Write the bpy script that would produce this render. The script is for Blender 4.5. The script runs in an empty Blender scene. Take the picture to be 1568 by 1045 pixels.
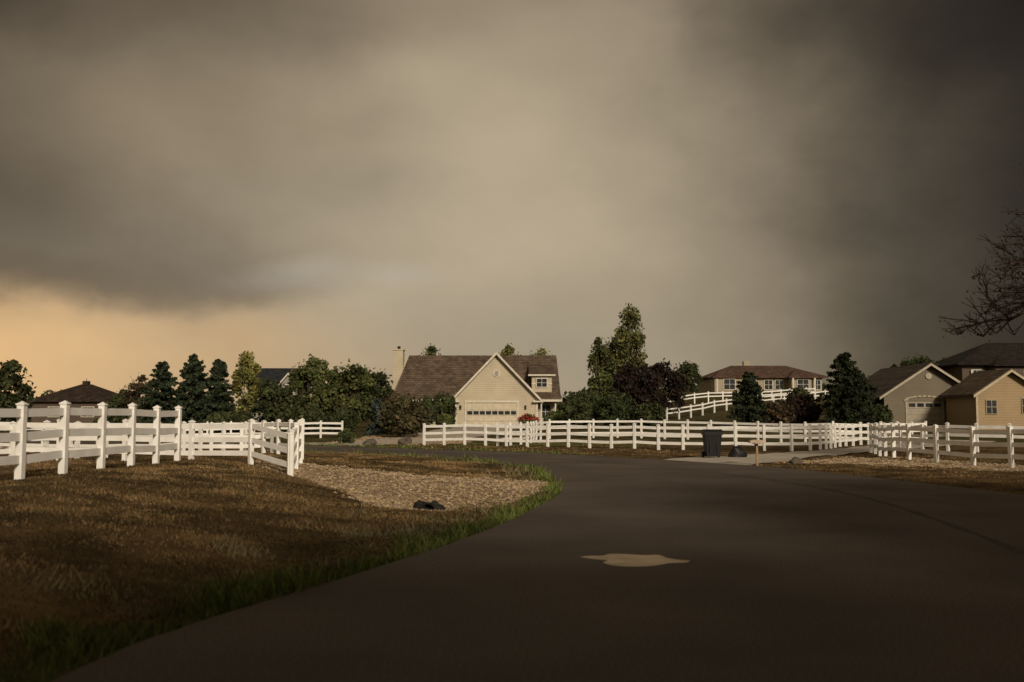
import bpy, math, random
import numpy as np
from mathutils import Vector
from mathutils.geometry import tessellate_polygon
random.seed(7); rng=np.random.default_rng(7)
scene=bpy.context.scene
scene.view_settings.view_transform='Standard'
scene.view_settings.look='None'; scene.view_settings.exposure=0

def lin(c):
    r=[]
    for v in c:
        v=v/255.0
        r.append(v/12.92 if v<=0.04045 else ((v+0.055)/1.055)**2.4)
    return tuple(r)+(1.0,)
def S(t):
    t=np.clip(t,0,1); return t*t*(3-2*t)

# ------------------------------------------------------------------ materials
def mat_basic(name,col,rough=0.7,col2=None,scale=3.0,bump=0.0,bscale=None,spec=0.3,detail=4,metal=0):
    m=bpy.data.materials.new(name); m.use_nodes=True
    nt=m.node_tree; b=nt.nodes['Principled BSDF']
    b.inputs['Roughness'].default_value=rough
    b.inputs['Specular IOR Level'].default_value=spec
    b.inputs['Metallic'].default_value=metal
    tc=nt.nodes.new('ShaderNodeTexCoord')
    if col2 is None: col2=tuple(c*0.8 for c in col)
    n=nt.nodes.new('ShaderNodeTexNoise'); n.inputs['Scale'].default_value=scale; n.inputs['Detail'].default_value=detail
    nt.links.new(tc.outputs['Object'],n.inputs['Vector'])
    r=nt.nodes.new('ShaderNodeValToRGB')
    r.color_ramp.elements[0].position=0.35; r.color_ramp.elements[1].position=0.65
    r.color_ramp.elements[0].color=(*col2[:3],1); r.color_ramp.elements[1].color=(*col[:3],1)
    nt.links.new(n.outputs['Fac'],r.inputs['Fac'])
    nt.links.new(r.outputs['Color'],b.inputs['Base Color'])
    if bump>0:
        n2=nt.nodes.new('ShaderNodeTexNoise'); n2.inputs['Scale'].default_value=bscale or scale*5; n2.inputs['Detail'].default_value=6
        nt.links.new(tc.outputs['Object'],n2.inputs['Vector'])
        bp=nt.nodes.new('ShaderNodeBump'); bp.inputs['Strength'].default_value=bump; bp.inputs['Distance'].default_value=0.02
        nt.links.new(n2.outputs['Fac'],bp.inputs['Height']); nt.links.new(bp.outputs['Normal'],b.inputs['Normal'])
    return m

def mat_siding(name,col,lap=0.2):
    m=mat_basic(name,col,0.75,tuple(c*0.88 for c in col),0.9)
    nt=m.node_tree; b=nt.nodes['Principled BSDF']
    src=b.inputs['Base Color'].links[0].from_socket
    tc=nt.nodes.new('ShaderNodeTexCoord'); sp=nt.nodes.new('ShaderNodeSeparateXYZ')
    nt.links.new(tc.outputs['Object'],sp.inputs[0])
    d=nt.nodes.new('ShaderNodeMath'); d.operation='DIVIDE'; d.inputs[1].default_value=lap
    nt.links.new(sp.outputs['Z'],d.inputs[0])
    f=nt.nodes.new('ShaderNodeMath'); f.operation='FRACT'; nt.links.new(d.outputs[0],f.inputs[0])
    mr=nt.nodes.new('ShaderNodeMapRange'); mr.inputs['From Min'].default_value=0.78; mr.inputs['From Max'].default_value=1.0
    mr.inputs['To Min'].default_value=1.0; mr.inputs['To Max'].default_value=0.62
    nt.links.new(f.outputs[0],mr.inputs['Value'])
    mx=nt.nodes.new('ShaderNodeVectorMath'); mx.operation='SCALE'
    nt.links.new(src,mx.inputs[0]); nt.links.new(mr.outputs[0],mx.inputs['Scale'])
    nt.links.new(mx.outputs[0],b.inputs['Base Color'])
    bp=nt.nodes.new('ShaderNodeBump'); bp.inputs['Strength'].default_value=0.5; bp.inputs['Distance'].default_value=0.02
    nt.links.new(f.outputs[0],bp.inputs['Height']); nt.links.new(bp.outputs['Normal'],b.inputs['Normal'])
    return m

def mat_shingle(name,c1,c2):
    m=bpy.data.materials.new(name); m.use_nodes=True; nt=m.node_tree; b=nt.nodes['Principled BSDF']
    b.inputs['Roughness'].default_value=0.9; b.inputs['Specular IOR Level'].default_value=0.15
    tc=nt.nodes.new('ShaderNodeTexCoord')
    mp=nt.nodes.new('ShaderNodeMapping'); mp.inputs['Rotation'].default_value=(math.radians(90),0,0)
    nt.links.new(tc.outputs['Object'],mp.inputs['Vector'])
    br=nt.nodes.new('ShaderNodeTexBrick'); br.inputs['Scale'].default_value=1.0
    br.inputs['Brick Width'].default_value=0.45; br.inputs['Row Height'].default_value=0.2
    br.inputs['Mortar Size'].default_value=0.02; br.inputs['Bias'].default_value=0.0
    br.inputs['Color1'].default_value=(*c1[:3],1); br.inputs['Color2'].default_value=(*c2[:3],1)
    br.inputs['Mortar'].default_value=(c2[0]*0.5,c2[1]*0.5,c2[2]*0.5,1)
    nt.links.new(mp.outputs[0],br.inputs['Vector'])
    n=nt.nodes.new('ShaderNodeTexNoise'); n.inputs['Scale'].default_value=1.5; n.inputs['Detail'].default_value=6
    nt.links.new(tc.outputs['Object'],n.inputs['Vector'])
    mr=nt.nodes.new('ShaderNodeMapRange'); mr.inputs['From Min'].default_value=0.3; mr.inputs['From Max'].default_value=0.7
    mr.inputs['To Min'].default_value=0.65; mr.inputs['To Max'].default_value=1.3
    nt.links.new(n.outputs['Fac'],mr.inputs['Value'])
    mx=nt.nodes.new('ShaderNodeVectorMath'); mx.operation='SCALE'
    nt.links.new(br.outputs['Color'],mx.inputs[0]); nt.links.new(mr.outputs[0],mx.inputs['Scale'])
    nt.links.new(mx.outputs[0],b.inputs['Base Color'])
    return m

def mat_attr(name,attr,rough=0.85,spec=0.1,var=0.25,scale=2.0):
    m=bpy.data.materials.new(name); m.use_nodes=True; nt=m.node_tree; b=nt.nodes['Principled BSDF']
    b.inputs['Roughness'].default_value=rough; b.inputs['Specular IOR Level'].default_value=spec
    a=nt.nodes.new('ShaderNodeAttribute'); a.attribute_name=attr
    tc=nt.nodes.new('ShaderNodeTexCoord')
    n=nt.nodes.new('ShaderNodeTexNoise'); n.inputs['Scale'].default_value=scale
    nt.links.new(tc.outputs['Object'],n.inputs['Vector'])
    mr=nt.nodes.new('ShaderNodeMapRange'); mr.inputs['From Min'].default_value=0.3; mr.inputs['From Max'].default_value=0.7
    mr.inputs['To Min'].default_value=1-var; mr.inputs['To Max'].default_value=1+var
    nt.links.new(n.outputs['Fac'],mr.inputs['Value'])
    mx=nt.nodes.new('ShaderNodeVectorMath'); mx.operation='SCALE'
    nt.links.new(a.outputs['Color'],mx.inputs[0]); nt.links.new(mr.outputs[0],mx.inputs['Scale'])
    nt.links.new(mx.outputs[0],b.inputs['Base Color'])
    return m

M_white=mat_basic('white_vinyl',(0.82,0.80,0.76),0.45,(0.72,0.69,0.64),2.5,0.05)
M_trim=mat_basic('white_trim',(0.62,0.57,0.47),0.6)
M_leaf=mat_attr('foliage','Col',0.8,0.15,0.35,0.9)
M_grass=mat_attr('grass_blades','Col',0.85,0.08,0.4,0.6)
M_bark=mat_basic('bark',(0.09,0.065,0.045),0.9,(0.04,0.03,0.02),6,0.5)
M_glass=mat_basic('window_glass',(0.03,0.035,0.04),0.08,(0.02,0.022,0.025),1,spec=0.6)
M_concrete=mat_basic('concrete',(0.44,0.40,0.34),0.85,(0.33,0.29,0.24),1.2,0.3,30)
M_stone=mat_attr('gravel_stone','Col',0.9,0.2,0.15,3)
M_black=mat_basic('black_plastic',(0.014,0.013,0.013),0.5,(0.010,0.010,0.010),5,spec=.2)
M_wood=mat_basic('weathered_wood',(0.34,0.23,0.14),0.8,(0.24,0.16,0.10),8,0.3)
M_dark=mat_basic('dark_void',(0.012,0.011,0.01),0.9)

# ------------------------------------------------------------------ mesh builder
class B:
    def __init__(s): s.V=[];s.F=[];s.M=[];s.C=[];s.n=0
    def add(s,v,f,mat=0,col=(1,1,1)):
        v=np.asarray(v,dtype=np.float64).reshape(-1,3); f=np.asarray(f,dtype=np.int64)
        s.V.append(v); s.F.append(f+s.n); s.M.append(np.full(len(f),mat))
        c=np.asarray(col,dtype=np.float64)
        if c.ndim==1: c=np.tile(c[:3],(len(v),1))
        s.C.append(c); s.n+=len(v)
    def box(s,cx,cy,cz,sx,sy,sz,rot=0.0,mat=0,col=(1,1,1)):
        a=np.array([[-1,-1,-1],[1,-1,-1],[1,1,-1],[-1,1,-1],[-1,-1,1],[1,-1,1],[1,1,1],[-1,1,1]])*0.5*np.array([sx,sy,sz])
        c,t=math.cos(rot),math.sin(rot)
        x=a[:,0]*c-a[:,1]*t; y=a[:,0]*t+a[:,1]*c
        s.add(np.stack([x+cx,y+cy,a[:,2]+cz],1),[[0,3,2,1],[4,5,6,7],[0,1,5,4],[1,2,6,5],[2,3,7,6],[3,0,4,7]],mat,col)
    def bar(s,p,q,w,h,mat=0):
        p=np.array(p,float);q=np.array(q,float);d=q-p;L=math.hypot(d[0],d[1]) or 1e-6
        n=np.array([-d[1]/L,d[0]/L,0])*w/2; u=np.array([0,0,h/2])
        v=[p-n-u,p+n-u,p+n+u,p-n+u,q-n-u,q+n-u,q+n+u,q-n+u]
        s.add(v,[[0,1,2,3],[7,6,5,4],[0,4,5,1],[1,5,6,2],[2,6,7,3],[3,7,4,0]],mat)
    def prism(s,poly,off,mat=0):
        p=np.array(poly,float);n=len(p);o=np.array(off,float)
        s.add(np.concatenate([p,p+o]),[[i,(i+1)%n,(i+1)%n+n,i+n] for i in range(n)],mat)
        tri=tessellate_polygon([[Vector(a) for a in p]])
        s.add(p,[list(t) for t in tri],mat); s.add(p+o,[list(t)[::-1] for t in tri],mat)
    def tube(s,p,q,r0,r1,n=6,mat=0,col=(1,1,1)):
        p=np.array(p,float);q=np.array(q,float);d=q-p;L=np.linalg.norm(d)
        if L<1e-6:return
        d/=L; a=np.cross(d,[0,0,1] if abs(d[2])<0.9 else [1,0,0]); a/=np.linalg.norm(a); b=np.cross(d,a)
        t=np.arange(n)/n*2*math.pi
        ring=np.outer(np.cos(t),a)+np.outer(np.sin(t),b)
        s.add(np.concatenate([p+ring*r0,q+ring*r1]),[[i,(i+1)%n,(i+1)%n+n,i+n] for i in range(n)],mat,col)
    def disc(s,c,axis,r,n=16,mat=0):
        c=np.array(c,float);d=np.array(axis,float);d/=np.linalg.norm(d)
        a=np.cross(d,[0,0,1] if abs(d[2])<0.9 else [1,0,0]); a/=np.linalg.norm(a); b=np.cross(d,a)
        t=np.arange(n)/n*2*math.pi
        v=np.concatenate([[c],c+np.outer(np.cos(t),a)*r+np.outer(np.sin(t),b)*r])
        s.add(v,[[0,1+i,1+(i+1)%n] for i in range(n)],mat)
    def leaves(s,P,size,mat=0,col=None):
        n=len(P); a=rng.normal(size=(n,3)); a/=np.linalg.norm(a,axis=1)[:,None]
        t=rng.normal(size=(n,3)); b=np.cross(a,t); b/=np.linalg.norm(b,axis=1)[:,None]
        sz=size*rng.uniform(0.6,1.3,size=(n,1))
        v=np.stack([P-a*sz*.6,P+b*sz*.36,P+a*sz*.6,P-b*sz*.36],1).reshape(-1,3)
        f=np.arange(4*n).reshape(n,4)
        s.add(v,f,mat,np.repeat(col,4,axis=0))
    def build(s,name,mats,parent=None,smooth=False):
        me=bpy.data.meshes.new(name); V=np.concatenate(s.V); me.vertices.add(len(V)); me.vertices.foreach_set('co',V.ravel().astype(np.float32))
        loops=np.concatenate([f.ravel() for f in s.F]); tot=np.concatenate([np.full(len(f),f.shape[1]) for f in s.F])
        me.loops.add(len(loops)); me.loops.foreach_set('vertex_index',loops.astype(np.int32))
        st=np.concatenate([[0],np.cumsum(tot)[:-1]])
        me.polygons.add(len(tot)); me.polygons.foreach_set('loop_start',st.astype(np.int32)); me.polygons.foreach_set('loop_total',tot.astype(np.int32))
        for m in mats: me.materials.append(m)
        me.polygons.foreach_set('material_index',np.concatenate(s.M).astype(np.int32))
        me.polygons.foreach_set('use_smooth',np.full(len(tot),smooth))
        ca=me.attributes.new('Col','FLOAT_COLOR','POINT')
        C=np.concatenate(s.C); C=np.concatenate([C,np.ones((len(C),1))],1)
        ca.data.foreach_set('color',C.ravel().astype(np.float32))
        me.update(calc_edges=True)
        o=bpy.data.objects.new(name,me); scene.collection.objects.link(o)
        if parent: o.parent=parent
        return o
def empty(name):
    e=bpy.data.objects.new(name,None); scene.collection.objects.link(e); return e

# ------------------------------------------------------------------ road outline & terrain
def spline(pts,k=8):
    P=np.array(pts,float); out=[]
    for i in range(len(P)-1):
        p0=P[max(i-1,0)];p1=P[i];p2=P[i+1];p3=P[min(i+2,len(P)-1)]
        for j in range(k):
            t=j/k
            out.append(0.5*((2*p1)+(-p0+p2)*t+(2*p0-5*p1+4*p2-p3)*t*t+(-p0+3*p1-3*p2+p3)*t**3))
    out.append(P[-1]); return np.array(out)
near_edge=spline([(-4.2,-40),(-3.2,-15),(-3.0,0),(-2.72,6.0),(-2.40,7.7),(-1.9,9.1),(-1.25,11.0),(-0.65,12.9),(-0.04,15.3),(0.55,18.2),(0.95,20.5),(1.1,22.8),(0.95,27.8),(0.3,32.5),(-2.1,37.5),(-5.0,41.4),(-9.5,46.5),(-20,55),(-44,68),(-90,86)])
far_edge=spline([(-90,95),(-44,76.5),(-21,63.5),(-8.2,54),(-4.4,50.3),(0.5,45.6),(6.0,37.0),(8.5,31),(9.8,24.3),(10.4,20.2),(11,12),(11.2,0),(11.2,-15),(11.2,-40)])
ROAD=np.concatenate([near_edge,far_edge])
def seg_dist(x,y,A,Bp):
    d=np.full(x.shape,1e9)
    for (ax,ay),(bx,by) in zip(A,Bp):
        vx,vy=bx-ax,by-ay; L=vx*vx+vy*vy+1e-12
        t=np.clip(((x-ax)*vx+(y-ay)*vy)/L,0,1)
        d=np.minimum(d,(x-ax-t*vx)**2+(y-ay-t*vy)**2)
    return np.sqrt(d)
def inside(x,y,P):
    c=np.zeros(x.shape,bool); n=len(P)
    for i in range(n):
        x1,y1=P[i];x2,y2=P[(i+1)%n]
        if y1==y2: continue
        k=((y1>y)!=(y2>y))&(x<(x2-x1)*(y-y1)/(y2-y1)+x1)
        c^=k
    return c
def sdf(x,y,P):
    d=seg_dist(x,y,P,np.roll(P,-1,axis=0)); return np.where(inside(x,y,P),-d,d)
def vnoise(x,y,s,seed=0):
    r=np.zeros_like(x); rr=np.random.default_rng(seed)
    for i in range(7):
        a=rr.uniform(0,6.28); f=s*rr.uniform(0.5,2.2); p=rr.uniform(0,6.28)
        r+=np.sin(x*math.cos(a)*f+y*math.sin(a)*f+p+1.5*np.sin(0.37*f*(x*math.sin(a)-y*math.cos(a))+p))
    return r/7*1.8
def H(x,y,d=None):
    x=np.asarray(x,float);y=np.asarray(y,float); x,y=np.broadcast_arrays(x,y)
    if d is None: d=sdf(x,y,ROAD)
    mound=0.52*S((-x-1.2)/5.5)*(1-0.55*S((y-23.5)/5))*(1-S((y-34)/12))
    t=np.clip(((x+1.1)*(-4.4)+(y-19.4)*6.4)/(4.4**2+6.4**2),0,1)
    dd=np.hypot(x+1.1+4.4*t,y-19.4-6.4*t)
    ditch=-0.46*np.exp(-(dd/1.4)**2)
    pad=0.7*S((y-62)/26)*(1-S((x-8)/10))
    hill=5*S((y-60)/75)*S((x-2)/20)
    und=0.03*vnoise(x,y,1.2,3)*S(d/2)+0.03*vnoise(x,y,3.0,4)*S(d/1)*(y<60)
    z=(mound+ditch+und)*S((d-0.1)/1.6)+(pad+hill)*S(d/6)
    z=z+(-0.035+0.045*S((d+0.05)/0.35))
    return z
def h1(x,y): return float(H(np.array([x]),np.array([y]))[0])

GRAVEL=[np.array([(-7.5,30.0),(-3.8,27.6),(-1.4,26.0),(0.72,24.4),(0.9,23),(0.7,21.0),(0.1,19.2),(-.55,17.7),(-1.35,16.9),(-2.3,17.4),(-3.3,19.8),(-4.6,23.2),(-6.6,26.6)]),
        np.array([(8.6,37.6),(10.6,37.2),(13.2,38.6),(15.2,38),(16.2,34.5),(17.2,30.5),(20,26),(18,24.2),(15.0,28.0),(13.0,31.0),(11.0,33.2),(9.2,35.0)]),
        np.array([(-12.5,59.5),(-4.0,57),(-2.5,64),(-4,74),(-10,74)])]
def axis(parts):
    out=[]
    for a,b,st in parts: out+=list(np.arange(a,b,st))
    out.append(parts[-1][1]); return np.array(out)
gx=axis([(-1500,-300,150),(-300,-80,20),(-80,-16,2),(-16,20,0.22),(20,80,2),(80,300,20),(300,1500,150)])
gy=axis([(-300,-40,20),(-40,2,2),(2,42,0.22),(42,80,0.6),(80,160,2.5),(160,400,20),(400,2500,150)])
X,Y=np.meshgrid(gx,gy); D=sdf(X.ravel(),Y.ravel(),ROAD).reshape(X.shape)
Z=H(X,Y,D)
g=B(); ny,nx=X.shape
idx=np.arange(nx*ny).reshape(ny,nx)
F=np.stack([idx[:-1,:-1],idx[:-1,1:],idx[1:,1:],idx[1:,:-1]],-1).reshape(-1,4)
gm=np.zeros_like(X)
for P in GRAVEL:
    gm=np.maximum(gm,S((-sdf(X.ravel(),Y.ravel(),P).reshape(X.shape)+0.15+.12*vnoise(X,Y,3,31))/0.35))
green=S((0.75+0.35*vnoise(X,Y,1.5,5)-D)/0.6)*(Y<45)*(X<4)
lawn=S((Y-52)/12)*0.6
dirt=S((-X-8.5)/1.5)*(1-S((Y-29)/4))
g.add(np.stack([X,Y,Z],-1).reshape(-1,3),F,0,np.stack([np.maximum(green,lawn),gm,dirt],-1).reshape(-1,3))
def ground_mat():
    m=bpy.data.materials.new('ground_cover'); m.use_nodes=True; nt=m.node_tree; b=nt.nodes['Principled BSDF']
    b.inputs['Roughness'].default_value=0.95; b.inputs['Specular IOR Level'].default_value=0.05
    N=nt.nodes.new; L=nt.links.new
    tc=N('ShaderNodeTexCoord'); a=N('ShaderNodeAttribute'); a.attribute_name='Col'; sp=N('ShaderNodeSeparateColor'); L(a.outputs['Color'],sp.inputs[0])
    def noise(s,det=6):
        n=N('ShaderNodeTexNoise'); n.inputs['Scale'].default_value=s; n.inputs['Detail'].default_value=det; L(tc.outputs['Object'],n.inputs['Vector']); return n
    def ramp(src,c1,c2,p1=.38,p2=.62):
        r=N('ShaderNodeValToRGB'); r.color_ramp.elements[0].position=p1; r.color_ramp.elements[1].position=p2
        r.color_ramp.elements[0].color=(*c1,1); r.color_ramp.elements[1].color=(*c2,1); L(src,r.inputs['Fac']); return r.outputs['Color']
    def mix(f,x,y):
        mx=N('ShaderNodeMix'); mx.data_type='RGBA'; L(f,mx.inputs['Factor']); L(x,mx.inputs['A']); L(y,mx.inputs['B']); return mx.outputs['Result']
    dry=ramp(noise(1.1).outputs['Fac'],(0.048,0.032,0.015),(0.130,0.084,0.038))
    grn=ramp(noise(2.0).outputs['Fac'],(0.03,0.038,0.012),(0.07,0.07,0.028))
    v=N('ShaderNodeTexVoronoi'); v.inputs['Scale'].default_value=14; L(tc.outputs['Object'],v.inputs['Vector'])
    gr=ramp(v.outputs['Color'],(0.18,0.125,0.072),(0.36,0.265,0.168),.2,.8)
    dr=ramp(noise(0.8).outputs['Fac'],(0.12,0.075,0.04),(0.20,0.13,0.075))
    c=mix(sp.outputs[0],dry,grn); c=mix(sp.outputs[2],c,dr); c=mix(sp.outputs[1],c,gr)
    L(c,b.inputs['Base Color'])
    n2=noise(9,8); bp=N('ShaderNodeBump'); bp.inputs['Strength'].default_value=0.8; bp.inputs['Distance'].default_value=0.06
    L(n2.outputs['Fac'],bp.inputs['Height']); L(bp.outputs['Normal'],b.inputs['Normal'])
    return m
g.build('ground',[ground_mat()],smooth=True)

def asphalt(name,c1,c2,sc=0.35):
    m=bpy.data.materials.new(name); m.use_nodes=True; nt=m.node_tree; b=nt.nodes['Principled BSDF']
    N=nt.nodes.new; L=nt.links.new
    b.inputs['Roughness'].default_value=0.85; b.inputs['Specular IOR Level'].default_value=0.2
    tc=N('ShaderNodeTexCoord')
    def noise(s,det,vec=None):
        n=N('ShaderNodeTexNoise'); n.inputs['Scale'].default_value=s; n.inputs['Detail'].default_value=det; L(vec or tc.outputs['Object'],n.inputs['Vector']); return n.outputs['Fac']
    r=N('ShaderNodeValToRGB'); r.color_ramp.elements[0].position=.3; r.color_ramp.elements[1].position=.7
    r.color_ramp.elements[0].color=(*c1,1); r.color_ramp.elements[1].color=(*c2,1); L(noise(sc,6),r.inputs['Fac'])
    sp=N('ShaderNodeMapRange'); sp.inputs['From Min'].default_value=.3; sp.inputs['From Max'].default_value=.7; sp.inputs['To Min'].default_value=.45; sp.inputs['To Max'].default_value=1.55
    fine=noise(45,4); L(fine,sp.inputs['Value'])
    mx=N('ShaderNodeVectorMath'); mx.operation='SCALE'; L(r.outputs['Color'],mx.inputs[0]); L(sp.outputs[0],mx.inputs['Scale']); L(mx.outputs[0],b.inputs['Base Color'])
    bp=N('ShaderNodeBump'); bp.inputs['Strength'].default_value=0.6; bp.inputs['Distance'].default_value=0.012; L(fine,bp.inputs['Height']); L(bp.outputs['Normal'],b.inputs['Normal'])
    return m
def flat(name,poly,z,mat,parent=None):
    b=B(); P=[Vector((p[0],p[1],z)) for p in poly]; tri=tessellate_polygon([P])
    b.add([tuple(p) for p in P],[list(t) if (P[t[1]]-P[t[0]]).cross(P[t[2]]-P[t[0]]).z>0 else list(t)[::-1] for t in tri]); return b.build(name,[mat],parent)
flat('road',ROAD,0.0,asphalt('asphalt',(0.062,0.049,0.040),(0.114,0.091,0.074)))
def ribbon(name,pts,w,z,mat):
    P=spline(pts,10); T=np.gradient(P,axis=0); T/=np.linalg.norm(T,axis=1)[:,None]; Nn=np.stack([-T[:,1],T[:,0]],1)
    ww=w*(1+.35*np.sin(np.arange(len(P))*1.7)+.2*np.sin(np.arange(len(P))*4.1))[:,None]*.5
    b=B(); n=len(P); V=np.concatenate([np.c_[P+Nn*ww,np.full(n,z)],np.c_[P-Nn*ww,np.full(n,z)]]); b.add(V,[[i+1,i,i+n,i+1+n] for i in range(n-1)]); return b.build(name,[mat])
M_tar=asphalt('tar_seam',(0.046,0.038,0.031),(0.075,0.061,0.05),1.5)
ribbon('road_seam',[(3.9,-4),(4.4,3),(5.2,8),(6.3,14),(6.9,20),(6.4,26),(4.6,32),(1.8,38),(-3,44),(-10,50)],0.10,0.004,M_tar)
patch=spline([(0.76,11.28),(0.86,11.36),(1.02,11.38),(1.12,11.52),(1.32,11.5),(1.50,11.42),(1.66,11.44),(1.72,11.22),(1.80,11.08),(1.93,10.98),(1.85,10.84),(1.68,10.8),(1.50,10.62),(1.28,10.56),(1.08,10.62),(0.98,10.84),(1.04,11.02),(0.90,11.1),(0.76,11.28)],5)[:-1]
flat('road_patch',patch,0.004,mat_basic('pale_patch',(0.60,0.48,0.33),0.8,(0.44,0.35,0.24),3,0.2,40))
def strip(name,L,R,mat,dz=0.03,k=10):
    Lp=spline(L,k);Rp=spline(R,k); b=B()
    rows=[]
    for l,r in zip(Lp,Rp):
        for j in range(5):
            p=l+(r-l)*j/4; rows.append((p[0],p[1],h1(p[0],p[1])+dz))
    n=len(Lp); f=[]
    for i in range(n-1):
        for j in range(4):
            a=i*5+j; f.append([a,a+1,a+6,a+5])
    b.add(rows,f); return b.build(name,[mat],smooth=True)
strip('driveway',[(5.6,37.4),(9.2,40.6),(14.0,46.8),(19.5,54.5),(28,66)],[(7.9,33.0),(10.6,37.4),(16.4,45.5),(22.0,52.5),(31,64)],M_concrete)
strip('driveway',[(-13.5,58.5),(-9,68),(-6,82),(-5,95.8)],[(-8.8,55.2),(-4,66),(0.5,82),(1.2,95.8)],M_concrete)

# ------------------------------------------------------------------ fences
def fence(name,pts,n,h=1.25,rails=3,pw=0.12,rh=0.14,k=10):
    P=spline(pts,k); seg=np.hypot(*(P[1:]-P[:-1]).T); cum=np.concatenate([[0],np.cumsum(seg)])
    t=np.linspace(0,cum[-1],n); xs=np.interp(t,cum,P[:,0]); ys=np.interp(t,cum,P[:,1])
    b=B(); zs=H(xs,ys); zs=zs+rng.normal(0,0.012,len(zs))
    for i in range(n):
        j=min(i,n-2); rot=math.atan2(ys[j+1]-ys[j],xs[j+1]-xs[j])
        b.box(xs[i],ys[i],zs[i]+h/2-0.1,pw,pw,h+0.2,rot)
        b.box(xs[i],ys[i],zs[i]+h+0.012,pw+.03,pw+.03,0.024,rot)
        c=pw*0.55; ca,sa=math.cos(rot),math.sin(rot)
        q=[(xs[i]+u*ca-v*sa,ys[i]+u*sa+v*ca,zs[i]+h+0.024) for u,v in ((-c,-c),(c,-c),(c,c),(-c,c))]+[(xs[i],ys[i],zs[i]+h+0.07)]
        b.add(q,[[0,1,4],[1,2,4],[2,3,4],[3,0,4]])
    hs=[h-0.13,h*0.58,h*0.28][:rails]
    for i in range(n-1):
        for z in hs:
            e=rng.normal(0,.006,2)
            b.bar((xs[i],ys[i],zs[i]+z+e[0]),(xs[i+1],ys[i+1],zs[i+1]+z+e[1]),0.045,rh)
    return b.build(name,[M_white])
fence('white_fence',[(-8.3,9.4),(-8.15,16.6),(-7.97,20),(-7.95,23.8)],11)
fence('white_fence',[(-22,31.5),(-14,29.8),(-8.1,28.2),(-5.75,26.0)],9,1.22)
fence('white_fence',[(-5.75,26.0),(-6.3,30),(-7.6,34.5),(-11,39),(-18,43),(-32,47)],26,1.2)
fence('white_fence',[(-17.2,26),(-14.2,31),(-11.5,36),(-9.0,37.5)],14,1.15)
fence('white_fence',[(-24,68),(-17,70),(-11.8,69.5)],9,1.15)
fence('white_fence',[(-5.0,57),(0.5,54.3),(6,50.5),(11,47.8),(14.4,48.2),(18.4,55),(24,62)],31,1.22)
fence('white_fence',[(-0.8,56.0),(0.8,60),(2.6,69),(8,69),(14.2,65),(20,60),(26.5,64)],26,1.28)
fence('white_fence',[(16.0,44.6),(14.55,38.5),(14.4,35.5),(15.0,33.4),(15.6,31),(16.6,28),(18.4,25)],13,1.25)
fence('white_fence',[(18.6,50.5),(19.8,47.5),(21.5,45),(25,42.5),(34,40)],15,1.25)
fence('white_fence',[(13.8,89),(19,94),(24,98),(30,103),(36,108)],17,1.15,2,0.12,0.12)
fence('white_fence',[(16.2,104),(20,105),(26,106),(34,112)],14,1.1,2,0.12,0.12)

# ------------------------------------------------------------------ trees
def tint(base,n,var=0.35):
    k=rng.uniform(1-var,1+var,size=(n,1)); c=np.array(base)*k
    c[:,0]*=rng.uniform(0.85,1.2,size=n); return c
def tree(name,x,y,top,r,low=0.25,col=(0.045,0.06,0.02),clumps=None,lpc=170,leaf=0.27,columnar=False,tr=None):
    z0=h1(x,y)-0.05; h=top-z0; b=B(); tr=tr or max(0.06,h*0.022)
    zc=z0+h*(low+1)/2; rz=h*(1-low)/2
    clumps=clumps or int(14+8*r)
    p=np.array([x,y,z0]); pts=[p]
    for i in range(5):
        p=p+np.array([rng.normal(0,0.04*r),rng.normal(0,0.04*r),h*0.17]); pts.append(p)
    for i in range(5): b.tube(pts[i],pts[i+1],tr*(1-i*.17),tr*(1-(i+1)*.17),7,1)
    for c in range(clumps):
        while True:
            u=rng.uniform(-1,1,3)
            if 0.12<np.dot(u,u)<1: break
        u*= (0.93/np.linalg.norm(u))**0.45 if np.linalg.norm(u)<0.93 else 1
        w=1.0
        if columnar: w=1.05-0.30*max(0,u[2])
        cr=r*rng.uniform(0.2,0.4); 
        if columnar: cr=r*rng.uniform(.25,.45)
        cp=np.array([x+u[0]*(r-cr*.6)*w,y+u[1]*(r-cr*.6)*w,zc+u[2]*(rz-cr*.6)])
        k=min(4,max(1,int((cp[2]-z0)/h*4)))
        b.tube(pts[k-1]*.4+pts[k]*.6,cp,tr*.35,tr*.08,5,1)
        n=int(lpc*rng.uniform(.6,1.3)); q=rng.normal(size=(n,3)); q/=np.linalg.norm(q,axis=1)[:,None]; q*=(rng.uniform(0.15,1,size=(n,1))**0.5)*cr
        q[:,2]*=1.25 if columnar else 0.85
        cl=np.array(col)*rng.uniform(0.5,1.5)
        P=cp+q; b.leaves(P,leaf,0,tint(cl,n))
    n=int(clumps*22); q=rng.normal(size=(n,3)); q/=np.linalg.norm(q,axis=1)[:,None]; q*=rng.uniform(.5,1.06,size=(n,1))*np.array([r,r,rz])
    if columnar: q[:,:2]*=0.8
    P=np.array([x,y,zc])+q; P=P[P[:,2]>z0]; b.leaves(P,leaf,0,tint(col,len(P)))
    return b.build(name,[M_leaf,M_bark])
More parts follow.
